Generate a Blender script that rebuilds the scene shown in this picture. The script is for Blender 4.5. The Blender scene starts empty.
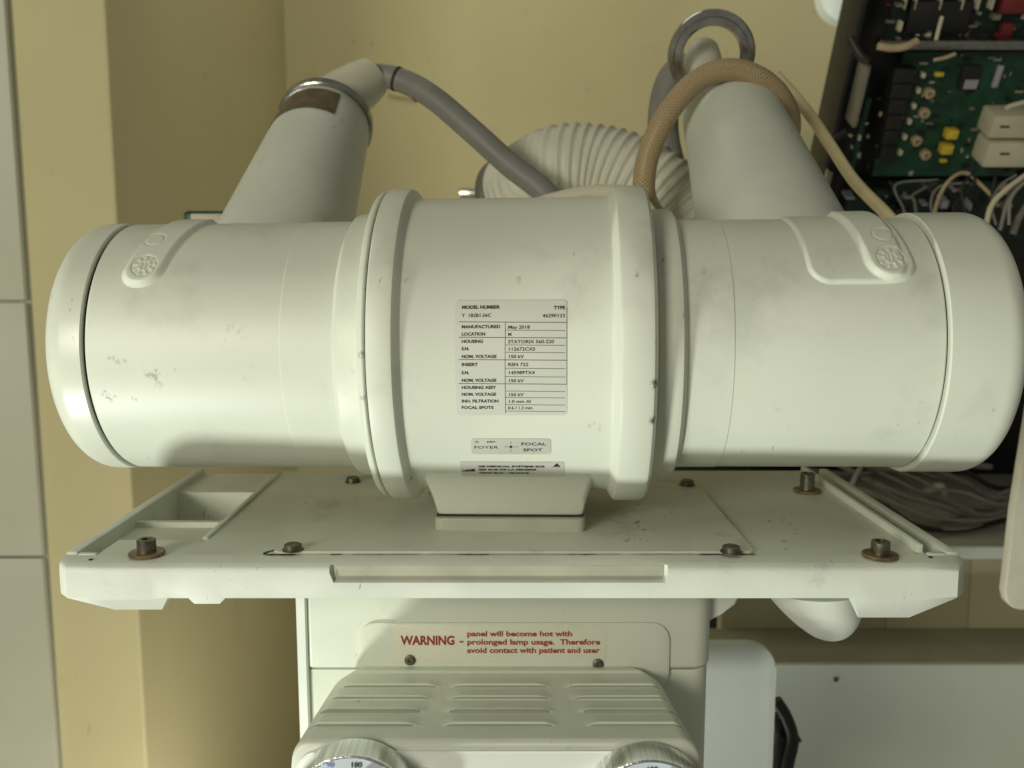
import bpy, bmesh, math, random
from mathutils import Vector, Matrix
random.seed(7)
PI = math.pi
S = bpy.context.scene
COL = S.collection
R_ = math.radians

# ------------------------------------------------------------------ camera
F = 900.0
PITCH = R_(7.3)
CAM = Vector((0, -0.56, 0.047))
FW = Vector((0, math.cos(PITCH), -math.sin(PITCH)))
UP = Vector((0, math.sin(PITCH), math.cos(PITCH)))
RT = Vector((1, 0, 0))
cd = bpy.data.cameras.new('camera')
cam = bpy.data.objects.new('camera', cd); COL.objects.link(cam)
cam.location = CAM
cam.rotation_euler = (PI/2 - PITCH, 0, 0)
cd.sensor_width = 36; cd.lens = F/1024*36
cd.clip_start = 0.02; cd.clip_end = 50
cd.dof.use_dof = True; cd.dof.focus_distance = 0.475; cd.dof.aperture_fstop = 11
S.camera = cam

def at(px, py, d):
    """world point seen at a pixel at depth d (metres along the view axis)"""
    return CAM + FW*d + RT*((px-512)/F*d) + UP*((384-py)/F*d)
def proj(P):
    v = P - CAM; d = v.dot(FW)
    return 512 + F*v.dot(RT)/d, 384 - F*v.dot(UP)/d

# ------------------------------------------------------------------ helpers
def tag(o, label=None, cat=None, group=None, kind=None):
    if label: o['label'] = label
    if cat: o['category'] = cat
    if group: o['group'] = group
    if kind: o['kind'] = kind
    return o
def thing(name, label, cat, loc=(0,0,0), group=None):
    o = bpy.data.objects.new(name, None); COL.objects.link(o)
    o.location = loc; o.empty_display_size = .03
    return tag(o, label, cat, group)
def root_loc(o):
    while o.parent: o = o.parent
    return o.location.copy()
def obj(name, bm, mat, parent=None, smooth=35, local=False, loc=None):
    """bm in world coordinates unless local"""
    if not local:
        off = root_loc(parent) if parent else Vector(loc if loc else (0,0,0))
        bmesh.ops.translate(bm, verts=bm.verts, vec=-off)
    bmesh.ops.recalc_face_normals(bm, faces=bm.faces)
    me = bpy.data.meshes.new(name); bm.to_mesh(me); bm.free()
    if smooth:
        for p in me.polygons: p.use_smooth = True
        me.set_sharp_from_angle(angle=R_(smooth))
    me.materials.append(mat)
    o = bpy.data.objects.new(name, me); COL.objects.link(o)
    if parent: o.parent = parent
    elif loc: o.location = loc
    return o
def add_box(bm, lo, hi, bev=0, seg=2):
    v = [bm.verts.new((x,y,z)) for x in (lo[0],hi[0]) for y in (lo[1],hi[1]) for z in (lo[2],hi[2])]
    fs = [bm.faces.new([v[i] for i in q]) for q in ((0,1,3,2),(4,6,7,5),(0,4,5,1),(2,3,7,6),(0,2,6,4),(1,5,7,3))]
    if bev:
        es = list({e for f in fs for e in f.edges})
        bmesh.ops.bevel(bm, geom=es, offset=bev, segments=seg, profile=.5, affect='EDGES')
    return bm
def box(lo, hi, bev=0, seg=2):
    return add_box(bmesh.new(), lo, hi, bev, seg)
def lathe(bm, prof, M=None, seg=96, cap0=True, cap1=True):
    """prof: list of (axial, radius), axis = local x"""
    M = M or Matrix.Identity(4)
    rings = []
    for a, r in prof:
        rings.append([bm.verts.new(M @ Vector((a, -r*math.cos(2*PI*i/seg), r*math.sin(2*PI*i/seg)))) for i in range(seg)])
    for A, B in zip(rings, rings[1:]):
        for i in range(seg):
            j = (i+1) % seg
            bm.faces.new((A[i], A[j], B[j], B[i]))
    if cap0: bm.faces.new(rings[0][::-1])
    if cap1: bm.faces.new(rings[-1])
    return bm
def frame(p, d):
    """matrix at p whose x axis is d"""
    d = Vector(d).normalized()
    u = Vector((0,0,1)) if abs(d.z) < .95 else Vector((0,1,0))
    y = u.cross(d).normalized(); z = d.cross(y)
    M = Matrix((d, y, z)).transposed().to_4x4(); M.translation = Vector(p)
    return M
def rnd(x, r, n=6, sx=1):
    """rounded profile corner helper: returns quarter arc points (dx, dr) going from side to rim"""
    return [(x[0] + sx*(-r + r*math.sin(PI/2*k/n)), x[1] - r + r*math.cos(PI/2*k/n)) for k in range(n+1)]
def spline(pts, n=12):
    P = [Vector(p) for p in pts]
    P = [2*P[0]-P[1]] + P + [2*P[-1]-P[-2]]
    out = []
    for i in range(1, len(P)-2):
        a,b,c,d = P[i-1:i+3]
        for k in range(n):
            t = k/n
            out.append(.5*((2*b)+(c-a)*t+(2*a-5*b+4*c-d)*t*t+(-a+3*b-3*c+d)*t**3))
    out.append(P[-2])
    return out
def tube(bm, pts, r, seg=16, n=12, rad=None, caps=True):
    """swept tube with uv (u round, v metres along)"""
    P = spline(pts, n) if n else [Vector(p) for p in pts]
    uv = bm.loops.layers.uv.verify()
    L = 0; rings = []; N = None; Ls = []
    for i, p in enumerate(P):
        t = (P[min(i+1,len(P)-1)] - P[max(i-1,0)]).normalized()
        if N is None:
            N = t.orthogonal().normalized()
        N = (N - t*N.dot(t)).normalized(); B = t.cross(N)
        if i: L += (p-P[i-1]).length
        rr = rad(L, i/(len(P)-1)) if rad else r
        rings.append([bm.verts.new(p + (N*math.cos(2*PI*k/seg) + B*math.sin(2*PI*k/seg))*rr) for k in range(seg)])
        Ls.append(L)
    for i in range(len(rings)-1):
        for k in range(seg):
            j = (k+1) % seg
            f = bm.faces.new((rings[i][k], rings[i][j], rings[i+1][j], rings[i+1][k]))
            for l, (u, v) in zip(f.loops, ((k/seg,Ls[i]),((k+1)/seg,Ls[i]),((k+1)/seg,Ls[i+1]),(k/seg,Ls[i+1]))):
                l[uv].uv = (u, v)
    if caps:
        bm.faces.new(rings[0][::-1]); bm.faces.new(rings[-1])
    return bm
def prism(bm, poly, axis, a, b, bev=0, seg=3):
    """poly of 2-D points extruded along axis ('y': (x,z), 'x': (y,z), 'z': (x,y)) from a to b"""
    def mk(p, t):
        return {'y': (p[0],t,p[1]), 'x': (t,p[0],p[1]), 'z': (p[0],p[1],t)}[axis]
    A = [bm.verts.new(mk(p,a)) for p in poly]; B = [bm.verts.new(mk(p,b)) for p in poly]
    fs = [bm.faces.new(A[::-1]), bm.faces.new(B)]
    n = len(poly)
    for i in range(n):
        fs.append(bm.faces.new((A[i],A[(i+1)%n],B[(i+1)%n],B[i])))
    if bev:
        es = list({e for f in fs[:2] for e in f.edges})
        bmesh.ops.bevel(bm, geom=es, offset=bev, segments=seg, profile=.5, affect='EDGES')
    return bm
def rrect(x0, z0, x1, z1, r, n=6):
    out = []
    for cx, cz, a0 in ((x1-r,z1-r,0),(x0+r,z1-r,90),(x0+r,z0+r,180),(x1-r,z0+r,270)):
        rr = r
        for k in range(n+1):
            a = R_(a0 + 90*k/n); out.append((cx+rr*math.cos(a), cz+rr*math.sin(a)))
    return out
def text_geo(s, size, align='LEFT', bold=0.0, sx=1.0, space=1.0):
    """flat text -> (verts 2-D, faces); size = cap height in metres"""
    c = bpy.data.curves.new('t', 'FONT'); c.body = s; c.align_x = align
    c.size = size/0.70; c.offset = bold*size; c.resolution_u = 3; c.fill_mode = 'FRONT'; c.space_character = space
    o = bpy.data.objects.new('t', c); COL.objects.link(o)
    dg = bpy.context.evaluated_depsgraph_get()
    me = bpy.data.meshes.new_from_object(o.evaluated_get(dg))
    V = [(v.co.x*sx, v.co.y) for v in me.vertices]; Fc = [list(p.vertices) for p in me.polygons]
    bpy.data.objects.remove(o); bpy.data.curves.remove(c); bpy.data.meshes.remove(me)
    return V, Fc
def add_text(bm, geo, fn, fit=None):
    V, Fc = geo
    if fit:
        w = max(v[0] for v in V) - min(v[0] for v in V)
        k = fit/w; V = [(x*k, y) for x, y in V]
    vs = [bm.verts.new(fn(x, y)) for x, y in V]
    for f in Fc:
        try: bm.faces.new([vs[i] for i in f])
        except ValueError: pass

# ------------------------------------------------------------------ materials
def new_mat(name):
    m = bpy.data.materials.new(name); m.use_nodes = True
    nt = m.node_tree; b = nt.nodes['Principled BSDF']
    return m, nt, b
def mat(name, col, rough=.5, specks=None, metal=0, var=.06, scale=30, bump=.0, bscale=300, spec=.5, dirt=None, spots=None, coat=0, rvar=.1, dirtcol=(.09,.08,.06), bdist=.0005):
    m, nt, b = new_mat(name); N = nt.nodes; L = nt.links
    b.inputs['Metallic'].default_value = metal
    b.inputs['Specular IOR Level'].default_value = spec
    b.inputs['Coat Weight'].default_value = coat
    tc = N.new('ShaderNodeTexCoord'); co = tc.outputs['Object']
    n1 = N.new('ShaderNodeTexNoise'); n1.inputs['Scale'].default_value = scale; n1.inputs['Detail'].default_value = 6
    L.new(co, n1.inputs['Vector'])
    def mix(a, c, fac, blend='MIX'):
        x = N.new('ShaderNodeMix'); x.data_type = 'RGBA'; x.blend_type = blend
        for s, v in (('A',a),('B',c)):
            sk = [i for i in x.inputs if i.name == s and i.type == 'RGBA'][0]
            if hasattr(v, 'is_linked'): L.new(v, sk)
            else: sk.default_value = (*v, 1)
        sk = x.inputs[0]
        if hasattr(fac, 'is_linked'): L.new(fac, sk)
        else: sk.default_value = fac
        return [o for o in x.outputs if o.type == 'RGBA'][0]
    def ramp(src, a, c):
        r = N.new('ShaderNodeMapRange'); r.inputs[1].default_value = a; r.inputs[2].default_value = c
        r.interpolation_type = 'SMOOTHSTEP'
        L.new(src, r.inputs[0]); return r.outputs[0]
    def mul(a, c):
        x = N.new('ShaderNodeMath'); x.operation = 'MULTIPLY'
        for i, v in enumerate((a, c)):
            if hasattr(v, 'is_linked'): L.new(v, x.inputs[i])
            else: x.inputs[i].default_value = v
        return x.outputs[0]
    lo = tuple(max(0, c*(1-var)) for c in col); hi = tuple(min(1, c*(1+var)) for c in col)
    c = mix(lo, hi, ramp(n1.outputs['Fac'], .3, .7))
    if dirt:
        n2 = N.new('ShaderNodeTexNoise'); n2.inputs['Scale'].default_value = dirt[0]; n2.inputs['Detail'].default_value = 8
        n2.inputs['Roughness'].default_value = .65
        L.new(co, n2.inputs['Vector'])
        c = mix(c, dirtcol, mul(ramp(n2.outputs['Fac'], dirt[1], dirt[1]+.18), dirt[2]))
    if specks:
        n5 = N.new('ShaderNodeTexNoise'); n5.inputs['Scale'].default_value = specks[0]; n5.inputs['Detail'].default_value = 4
        mp5 = N.new('ShaderNodeMapping'); mp5.inputs['Scale'].default_value = (1.0,.45,.45); mp5.inputs['Rotation'].default_value = (.3,.9,.2)
        L.new(co, mp5.inputs['Vector']); L.new(mp5.outputs[0], n5.inputs['Vector'])
        n6 = N.new('ShaderNodeTexNoise'); n6.inputs['Scale'].default_value = 17; n6.inputs['Detail'].default_value = 2
        L.new(co, n6.inputs['Vector'])
        c = mix(c, (.16,.145,.11), mul(mul(ramp(n5.outputs['Fac'], specks[1], specks[1]+.05), ramp(n6.outputs['Fac'], .50, .66)), specks[2]))
    if spots:
        n3 = N.new('ShaderNodeTexNoise'); n3.inputs['Scale'].default_value = 170; n3.inputs['Detail'].default_value = 7; n3.inputs['Roughness'].default_value = .7
        mp = N.new('ShaderNodeMapping'); mp.inputs['Scale'].default_value = (1.6,.8,1.1); mp.inputs['Rotation'].default_value = (0,.6,0)
        L.new(co, mp.inputs['Vector']); L.new(mp.outputs[0], n3.inputs['Vector'])
        for p, r, s, th in spots:
            d = N.new('ShaderNodeVectorMath'); d.operation = 'DISTANCE'
            L.new(co, d.inputs[0]); d.inputs[1].default_value = p
            k = ramp(d.outputs['Value'], r, r*.25)
            k2 = ramp(n3.outputs['Fac'], th-.02, th+.12)
            c = mix(c, (.10,.095,.08), mul(mul(k, k2), s))
    L.new(c, b.inputs['Base Color'])
    rr = N.new('ShaderNodeMapRange'); rr.inputs[3].default_value = max(.02, rough-rvar); rr.inputs[4].default_value = min(1, rough+rvar)
    L.new(n1.outputs['Fac'], rr.inputs[0]); L.new(rr.outputs[0], b.inputs['Roughness'])
    if bump:
        n4 = N.new('ShaderNodeTexNoise'); n4.inputs['Scale'].default_value = bscale; n4.inputs['Detail'].default_value = 3
        L.new(co, n4.inputs['Vector'])
        bp = N.new('ShaderNodeBump'); bp.inputs['Strength'].default_value = bump; bp.inputs['Distance'].default_value = bdist
        L.new(n4.outputs['Fac'], bp.inputs['Height']); L.new(bp.outputs[0], b.inputs['Normal'])
    return m

WHITE = (.635, .665, .565)
scuffs = [((-.2165,-.0758,-.001),.0045,.7,.50), ((-.196,-.0758,-.010),.011,.55,.52), ((-.182,-.0758,-.005),.006,.35,.545),
          ((-.222,-.074,-.021),.006,.85,.50), ((-.150,-.0735,.02),.005,.35,.52), ((-.148,-.0755,.010),.012,.3,.52),
          ((.0800,-.0945,-.013),.0050,1.0,.44), ((.0798,-.090,-.033),.0045,1.0,.44), ((.0805,-.0955,.010),.0035,.9,.46),
          ((.048,-.080,-.038),.006,.6,.545), ((-.0745,-.0945,.003),.003,.8,.44), ((-.0745,-.0930,-.02),.003,.5,.46), ((.15,-.072,-.03),.006,.3,.54), ((-.140,-.076,-.008),.009,.2,.54)]
M_BODY = mat('aged cream enamel', WHITE, .44, spec=.42, var=.035, scale=9, bump=.12, bscale=260, dirt=(11,.52,.20), specks=(230,.66,.5), spots=scuffs, bdist=.0002)
M_CAP = mat('smooth cream enamel', (.635,.665,.565), .34, var=.03, scale=12, bump=.08, bscale=200, dirt=(16,.56,.14), specks=(260,.68,.4), bdist=.0002)
M_NECK = mat('cream neck enamel', (.57,.60,.52), .40, var=.05, scale=14, bump=.06, bscale=200, dirt=(16,.56,.22), specks=(220,.67,.5),
             spots=[((.12,.10,.17),.006,.9,.45)], bdist=.0002)
M_TRAY = mat('textured grey white paint', (.61,.63,.53), .5, var=.05, scale=18, bump=.25, bscale=700, dirt=(26,.57,.34), specks=(240,.64,.6), bdist=.0004)
M_TRAYF = mat('speckled off white casting', (.64,.67,.585), .5, var=.05, scale=25, bump=.30, bscale=900, dirt=(34,.60,.24), specks=(300,.66,.55), bdist=.0003)
M_PLATE = mat('worn cream plate', (.60,.62,.52), .5, var=.05, scale=16, bump=.1, bscale=300, dirt=(20,.53,.30), specks=(200,.64,.6), bdist=.0003)
M_SLIT = mat('shade dark louvre slit', (.30,.305,.23), .8)  # dark colour on the louvre drop faces paints the shade of an opening
M_DIAL = mat('pale blue grey dial plate', (.50,.56,.62), .35, var=.04, scale=60)
M_RING = mat('polished worn steel', (.52,.515,.50), .15, metal=1, var=.15, scale=90, rvar=.06)
M_FILM = mat('pale clear label film', (.68,.67,.56), .28, var=.02)
M_STRIP = mat('shade toned recess strip', (.40,.405,.31), .5, var=.08, scale=40, dirt=(60,.6,.4))  # darker olive puts the shade of the front bar recess into the colour
M_BASE = mat('olive grey base block', (.40,.41,.32), .4, var=.08, scale=30, dirt=(30,.6,.3))
M_COLL = mat('cream moulded cover', (.60,.63,.535), .4, var=.03, scale=15, bump=.1, bscale=300, dirt=(24,.57,.16), specks=(260,.68,.45), bdist=.0003)
M_PANEL = mat('pale panel enamel', (.72,.76,.70), .32, var=.02, scale=15, bump=.05)
M_RUB = mat('black rubber seal', (.02,.02,.018), .7)
M_DARK = mat('dark worn edge', (.022,.022,.018), .8, var=.4, scale=200)
M_STEEL = mat('dull machined steel', (.36,.355,.33), .24, metal=1, var=.12, scale=120, bump=.1)
M_CHROME = mat('bright turned aluminium', (.86,.87,.88), .34, metal=1, var=.08, scale=80)
M_BOLT = mat('blackened bolt steel', (.15,.14,.105), .45, metal=.8, var=.3, scale=200, bump=.2)
M_BRONZE = mat('rust stained washer', (.24,.175,.10), .45, metal=.7, var=.35, scale=160, bump=.2)
M_INK = mat('black print', (.02,.02,.02), .6)
M_RED = mat('dark red print', (.30,.03,.025), .6)
M_BLUE = mat('blue print', (.16,.22,.42), .6)
M_LABEL = mat('silvery label film', (.57,.585,.515), .42, metal=0, var=.02, scale=20)
M_LABEL2 = mat('grey metal label', (.52,.53,.47), .36, metal=.1, var=.05, scale=40)
M_STICK = mat('brown paper sticker', (.115,.085,.045), .75, var=.25, scale=120, bump=.2)
M_GREY = mat('grey cable sheath', (.19,.185,.165), .5, var=.08, scale=40, dirt=(50,.6,.35))
M_BOOT = mat('ivory cable boot', (.58,.55,.43), .5, var=.05, scale=40)
M_CREAM = mat('cream flex', (.60,.52,.30), .5, var=.06, scale=50)
M_CORR = mat('ribbed grey plastic', (.58,.57,.47), .5, var=.06, scale=30, dirt=(30,.58,.25))
M_WALL = mat('ochre cream wall paint', (.60,.54,.305), .75, var=.04, scale=3, bump=.12, bscale=90, dirt=(7,.58,.14), specks=(60,.66,.3), bdist=.002)
M_WALL2 = mat('ochre cream wall paint aged', (.60,.54,.305), .75, var=.03, scale=3, bump=.12, bscale=90, dirt=(6,.58,.14), specks=(60,.66,.3), bdist=.002)
M_TILE = mat('brown tiled wall', (.52,.46,.30), .6, var=.05, scale=6)
M_CAB = mat('grey steel cabinet paint', (.53,.53,.42), .5, var=.05, scale=5)
M_CABW = mat('white cabinet paint', (.68,.73,.65), .45, var=.04, scale=6, dirt=(9,.66,.2))
M_CABT = mat('olive grey worktop', (.33,.32,.22), .6, var=.1, scale=14)
M_PCB = mat('green circuit board', (.006,.045,.022), .45, var=.35, scale=60)
M_PCBD = mat('dark circuit board', (.004,.018,.012), .5, var=.35, scale=60)
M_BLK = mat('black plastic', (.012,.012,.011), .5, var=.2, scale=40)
M_YEL = mat('yellow capacitor', (.60,.46,.05), .5)
M_TAN = mat('tan ribbon', (.42,.33,.20), .6, var=.15, scale=60)
M_IVORY = mat('ivory component', (.55,.52,.38), .5)
M_CHIP = mat('grey chip lid', (.35,.34,.36), .4)
M_REDP = mat('red plastic', (.16,.02,.02), .5)
M_GALV = mat('galvanised bracket', (.22,.21,.17), .5, metal=.3, var=.15, scale=20)
M_WIRE = mat('grey wire sheath', (.25,.24,.20), .55, var=.1)

def braid():
    m, nt, b = new_mat('tan braided sleeve'); N = nt.nodes; L = nt.links
    uv = N.new('ShaderNodeUVMap'); sp = N.new('ShaderNodeSeparateXYZ'); L.new(uv.outputs[0], sp.inputs[0])
    def m2(op, a, c):
        x = N.new('ShaderNodeMath'); x.operation = op
        for i, v in enumerate((a, c)):
            if v is None: continue
            if hasattr(v, 'is_linked'): L.new(v, x.inputs[i])
            else: x.inputs[i].default_value = v
        return x.outputs[0]
    U = m2('MULTIPLY', sp.outputs[0], 2*PI*13); V = m2('MULTIPLY', sp.outputs[1], 2*PI*400)
    s1 = m2('SINE', m2('ADD', U, V), None); s2 = m2('SINE', m2('SUBTRACT', U, V), None)
    h = m2('MAXIMUM', s1, s2)
    mr = N.new('ShaderNodeMapRange'); mr.inputs[1].default_value = -.2; mr.inputs[2].default_value = .9; L.new(h, mr.inputs[0])
    cr = N.new('ShaderNodeMix'); cr.data_type = 'RGBA'
    ia = [i for i in cr.inputs if i.type == 'RGBA']
    ia[0].default_value = (.27,.19,.095,1); ia[1].default_value = (.45,.345,.19,1)
    L.new(mr.outputs[0], cr.inputs[0])
    L.new([o for o in cr.outputs if o.type == 'RGBA'][0], b.inputs['Base Color'])
    b.inputs['Roughness'].default_value = .38
    bp = N.new('ShaderNodeBump'); bp.inputs['Strength'].default_value = .6; bp.inputs['Distance'].default_value = .0008
    L.new(mr.outputs[0], bp.inputs['Height']); L.new(bp.outputs[0], b.inputs['Normal'])
    return m
M_BRAID = braid()
def knurl():
    m, nt, b = new_mat('brushed knurled aluminium'); N = nt.nodes; L = nt.links
    b.inputs['Metallic'].default_value = 1; b.inputs['Roughness'].default_value = .26
    tc = N.new('ShaderNodeTexCoord'); mp = N.new('ShaderNodeMapping'); mp.inputs['Scale'].default_value = (1, .02, 1)
    L.new(tc.outputs['Object'], mp.inputs['Vector'])
    n = N.new('ShaderNodeTexNoise'); n.inputs['Scale'].default_value = 620; n.inputs['Detail'].default_value = 3
    L.new(mp.outputs[0], n.inputs['Vector'])
    r = N.new('ShaderNodeMapRange'); r.inputs[1].default_value = .3; r.inputs[2].default_value = .7; r.inputs[3].default_value = .62; r.inputs[4].default_value = .95
    L.new(n.outputs['Fac'], r.inputs[0])
    cb = N.new('ShaderNodeCombineColor')
    for i in range(3): L.new(r.outputs[0], cb.inputs[i])
    L.new(cb.outputs[0], b.inputs['Base Color'])
    bp = N.new('ShaderNodeBump'); bp.inputs['Strength'].default_value = .5; bp.inputs['Distance'].default_value = .0006
    L.new(n.outputs['Fac'], bp.inputs['Height']); L.new(bp.outputs[0], b.inputs['Normal'])
    return m
M_KNOB = knurl()

# ------------------------------------------------------------------ x-ray tube housing
YAW = R_(-3.0)
ROLL = R_(-0.5)
RZ = Matrix.Rotation(YAW, 3, 'Z') @ Matrix.Rotation(ROLL, 3, 'Y')
RZI = RZ.transposed()
H = thing('xray_tube_housing', 'large cream x-ray tube housing with two raised necks, lying across the tray', 'x-ray tube')
H.rotation_euler = (0, ROLL, YAW)
RB = 0.0897        # drum body radius
RF = 0.0958        # flange radius
RL = 0.0764        # left barrel
RR = 0.0752        # right barrel
def lo(P): return RZI @ P            # world -> housing local

# foot: straight apron tangent to the drum
FOOT = Vector((-.0395, -.098))
TH_T = R_(50)
TP = Vector((-RB*math.cos(TH_T), -RB*math.sin(TH_T)))
CP = TP + Vector((math.sin(TH_T), -math.cos(TH_T)))*.012
APR = [TP*(1-k/24)**2 + CP*(2*(k/24)*(1-k/24)) + FOOT*(k/24)**2 for k in range(25)]
APL = [0.0]
for _p, _q in zip(APR, APR[1:]): APL.append(APL[-1]+(_q-_p).length)
def surf(X, s, off=0, R=RB, apron=True):
    """housing surface: s metres up the front from the axis height"""
    if apron and s < -RB*TH_T:
        l = -s - RB*TH_T; k = 0
        while k < 23 and APL[k+1] < l: k += 1
        d = (APR[k+1]-APR[k]).normalized(); q = APR[k] + d*(l-APL[k])
        nr = Vector((d.y, -d.x))
        if nr.x > 0: nr = -nr
        q = q + nr*off
        return Vector((X, q.x, q.y))
    th = s/R
    return Vector((X, -(R+off)*math.cos(th), (R+off)*math.sin(th)))
def hit(px, py, R=RB, apron=True):
    X = 0.0; s = 0.0
    for _ in range(40):
        x, y = proj(RZ @ surf(X, s, 0, R, apron))
        s += max(-.02, min(.02, (y-py)*.00052)); X -= (x-px)*.00052
        s = max(-.13, min(R*1.30, s))
    return X, s

# drum with flanges
bm = bmesh.new()
lathe(bm, [(-.0720,.060),(-.0720,RF-.0014),(-.0712,RF-.0003),(-.0700,RF),(-.0605,RF),(-.0585,RF-.0005),(-.0570,RF-.0020),(-.0555,RB+.0015),(-.0545,RB+.0005),(-.0525,RB),
           (.0565,RB),(.0580,RB+.0005),(.0602,RF-.0022),(.0615,RF-.0006),(.0632,RF),(.0765,RF),(.0787,RF-.0006),(.0803,RF-.0022),(.0811,RF-.005),(.0813,.060)], seg=160)
drum = obj('drum', bm, M_BODY, H, local=True, smooth=28)

# barrels
bm = bmesh.new()
lathe(bm, [(-.0728,.060),(-.0728,RF-.0022),(-.0734,RF-.0014),(-.0741,RF-.0012),(-.0756,RF-.0016),(-.0772,RF-.003),(-.0776,.0835),(-.0784,.0812),(-.0895,.0809),(-.0918,.0802),(-.0932,.0785),(-.0942,.0767),(-.0960,0.0767),
           (-.1230,0.0767),(-.1234,RL-.0001),(-.2316,RL),(-.2326,RL-.0006),(-.2330,.060)], seg=160)
lb = obj('barrel', bm, M_BODY, H, local=True, smooth=28)
bm = bmesh.new()
lathe(bm, [(.0821,.060),(.0821,.0815),(.0827,.0820),(.0925,.0820),(.0955,.0812),(.0972,.0790),(.0980,.0768),(.0990,.0758),(.1010,.0756),
           (.1230,.0755),(.1234,RR),(.2328,RR),(.2336,RR-.0006),(.2340,.060)], seg=160)
rb = obj('barrel', bm, M_BODY, H, local=True, smooth=28)
# caps
RC = .0770
bm = bmesh.new()
lathe(bm, [(-.2346,.058),(-.2346,RC-.0008),(-.2354,RC),(-.2465,RC)] + [(-.2465-.014*math.sin(PI/2*k/8), RC-.014+.014*math.cos(PI/2*k/8)) for k in range(1,9)] + [(-.2610,.030),(-.2611,.002)], seg=160)
obj('end_cap', bm, M_CAP, H, local=True, smooth=40)
RD = .0780
bm = bmesh.new()
lathe(bm, [(.2345,.058),(.2345,RD-.0008),(.2353,RD),(.2650,RD)] + [(.2650+.014*math.sin(PI/2*k/10), RD-.014+.014*math.cos(PI/2*k/10)) for k in range(1,11)] + [(.2792,.030),(.2793,.002)], seg=160)
obj('end_cap', bm, M_CAP, H, local=True, smooth=40)
for a, b_, r in ((-.2350,-.2330,.0742),(.2331,.2351,.0736),(-.0734,-.0714,.0860),(.0810,.0825,.0790)):
    obj('seal', lathe(bmesh.new(), [(a,.05),(a,r),(b_,r),(b_,.05)], seg=128), M_RUB, H, local=True, smooth=28)

# embossed bosses: height field wrapped round the barrel
def smooth01(t): t = max(0, min(1, t)); return t*t*(3-2*t)
def boss(x0, x1, s0, s1, R, hfun, nx, ns):
    bm = bmesh.new(); g = []
    for i in range(nx+1):
        row = []
        for j in range(ns+1):
            x = x0+(x1-x0)*i/nx; s = s0+(s1-s0)*j/ns
            h = hfun(x, s)
            row.append(bm.verts.new(surf(x, s, h-.0002, R, False)))
        g.append(row)
    for i in range(nx):
        for j in range(ns):
            q = (g[i][j],g[i+1][j],g[i+1][j+1],g[i][j+1])
            bm.faces.new(q)
    return bm
def sd_round(x, s, cx, cs, hx, hs, r):
    dx = abs(x-cx)-hx+r; ds = abs(s-cs)-hs+r
    return math.hypot(max(dx,0), max(ds,0)) + min(max(dx,ds),0) - r
def medallion(x, s, cx, cs, r):
    d = math.hypot(x-cx, s-cs)
    h = 0
    if d < r:
        a = math.atan2(s-cs, x-cx)
        h -= .0007*smooth01((r-d)/.0006)
        if d < r*.86 and d > r*.48: h += .0006*smooth01(math.sin(a*9)*2+.4)
        if abs(d-r*.42) < .0006: h += .0006
        if d < r*.34: h += .0005*(1 if math.sin((x-cx)*2600)>0 else 0)
    return h
def ring_mark(x, s, cx, cs, r):
    d = abs(math.hypot(x-cx, s-cs)-r)
    return -.0006*smooth01((.0009-d)/.0008)
# left boss
mx, ms = hit(146, 268, RL, False); ux, us = hit(156, 243, RL, False)
def h_left(x, s):
    cx = mx + (s-ms)*.18
    d = sd_round(x, s, cx, ms+.028, .0125, .0415, .0122)
    h = .0030*smooth01(-d/.0045+.15)
    return h + medallion(x, s, mx, ms, .0078) + ring_mark(x, s, ux, us, .0058)
obj('boss', boss(mx-.020, mx+.032, ms-.020, ms+.060, RL, h_left, 120, 180), M_BODY, H, local=True, smooth=60)
mx2, ms2 = hit(889, 262, RR, False); ux2, us2 = hit(881, 240, RR, False)
xa, sa = hit(808, 283, RR, False)
def h_right(x, s):
    cx = mx2 - (s-ms2)*.10
    d = sd_round(x, s, cx, ms2+.028, .0140, .0415, .0130)
    d2 = sd_round(x, s, (xa+mx2+.008)/2 - (s-ms2)*.05, sa+.045, (mx2+.008-xa)/2, .0465, .012)
    h = .0028*smooth01(-d/.0040+.15) + .0016*smooth01(-d2/.0035+.1)
    return h + medallion(x, s, mx2, ms2, .0082) + ring_mark(x, s, ux2, us2, .0056)
obj('boss', boss(xa-.018, mx2+.022, sa-.018, ms2+.060, RR, h_right, 190, 180), M_BODY, H, local=True, smooth=60)

# mount foot under the drum
bm = bmesh.new()
secs = []
for k in range(0, 25, 2):
    t = k/24
    q = APR[k]
    hw = .0512 - .0075*t
    secs.append((q.x, q.y, hw))
rings = []
for y, z, hw in secs:
    c = .004
    rings.append([bm.verts.new(p) for p in ((-hw,-y*.6,z),(-hw,y+c,z),(-hw+c*.3,y+c*.3,z),(-hw+c,y,z),(hw-c,y,z),(hw-c*.3,y+c*.3,z),(hw,y+c,z),(hw,-y*.6,z))])
for A, B in zip(rings, rings[1:]):
    for i in range(8):
        bm.faces.new((A[i],A[(i+1)%8],B[(i+1)%8],B[i]))
bm.faces.new(rings[-1])
obj('mount_foot', bm, M_BODY, H, local=True, smooth=40)
bm = bmesh.new(); prism(bm, rrect(-.0447,-.0455,.0447,.050,.005), 'z', -.1076, -.0990, .0006)
obj('base_plate', bm, M_BASE, H, local=True)
obj('gasket', prism(bmesh.new(), rrect(-.0450,-.0458,.0450,.050,.005), 'z', -.1082, -.1075), M_RUB, H, local=True)
bm = bmesh.new()
add_box(bm, (-.0436,-.0405,-.0990),(.0436,.045,-.0976))
obj('gasket', bm, M_DARK, H, local=True)

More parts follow.
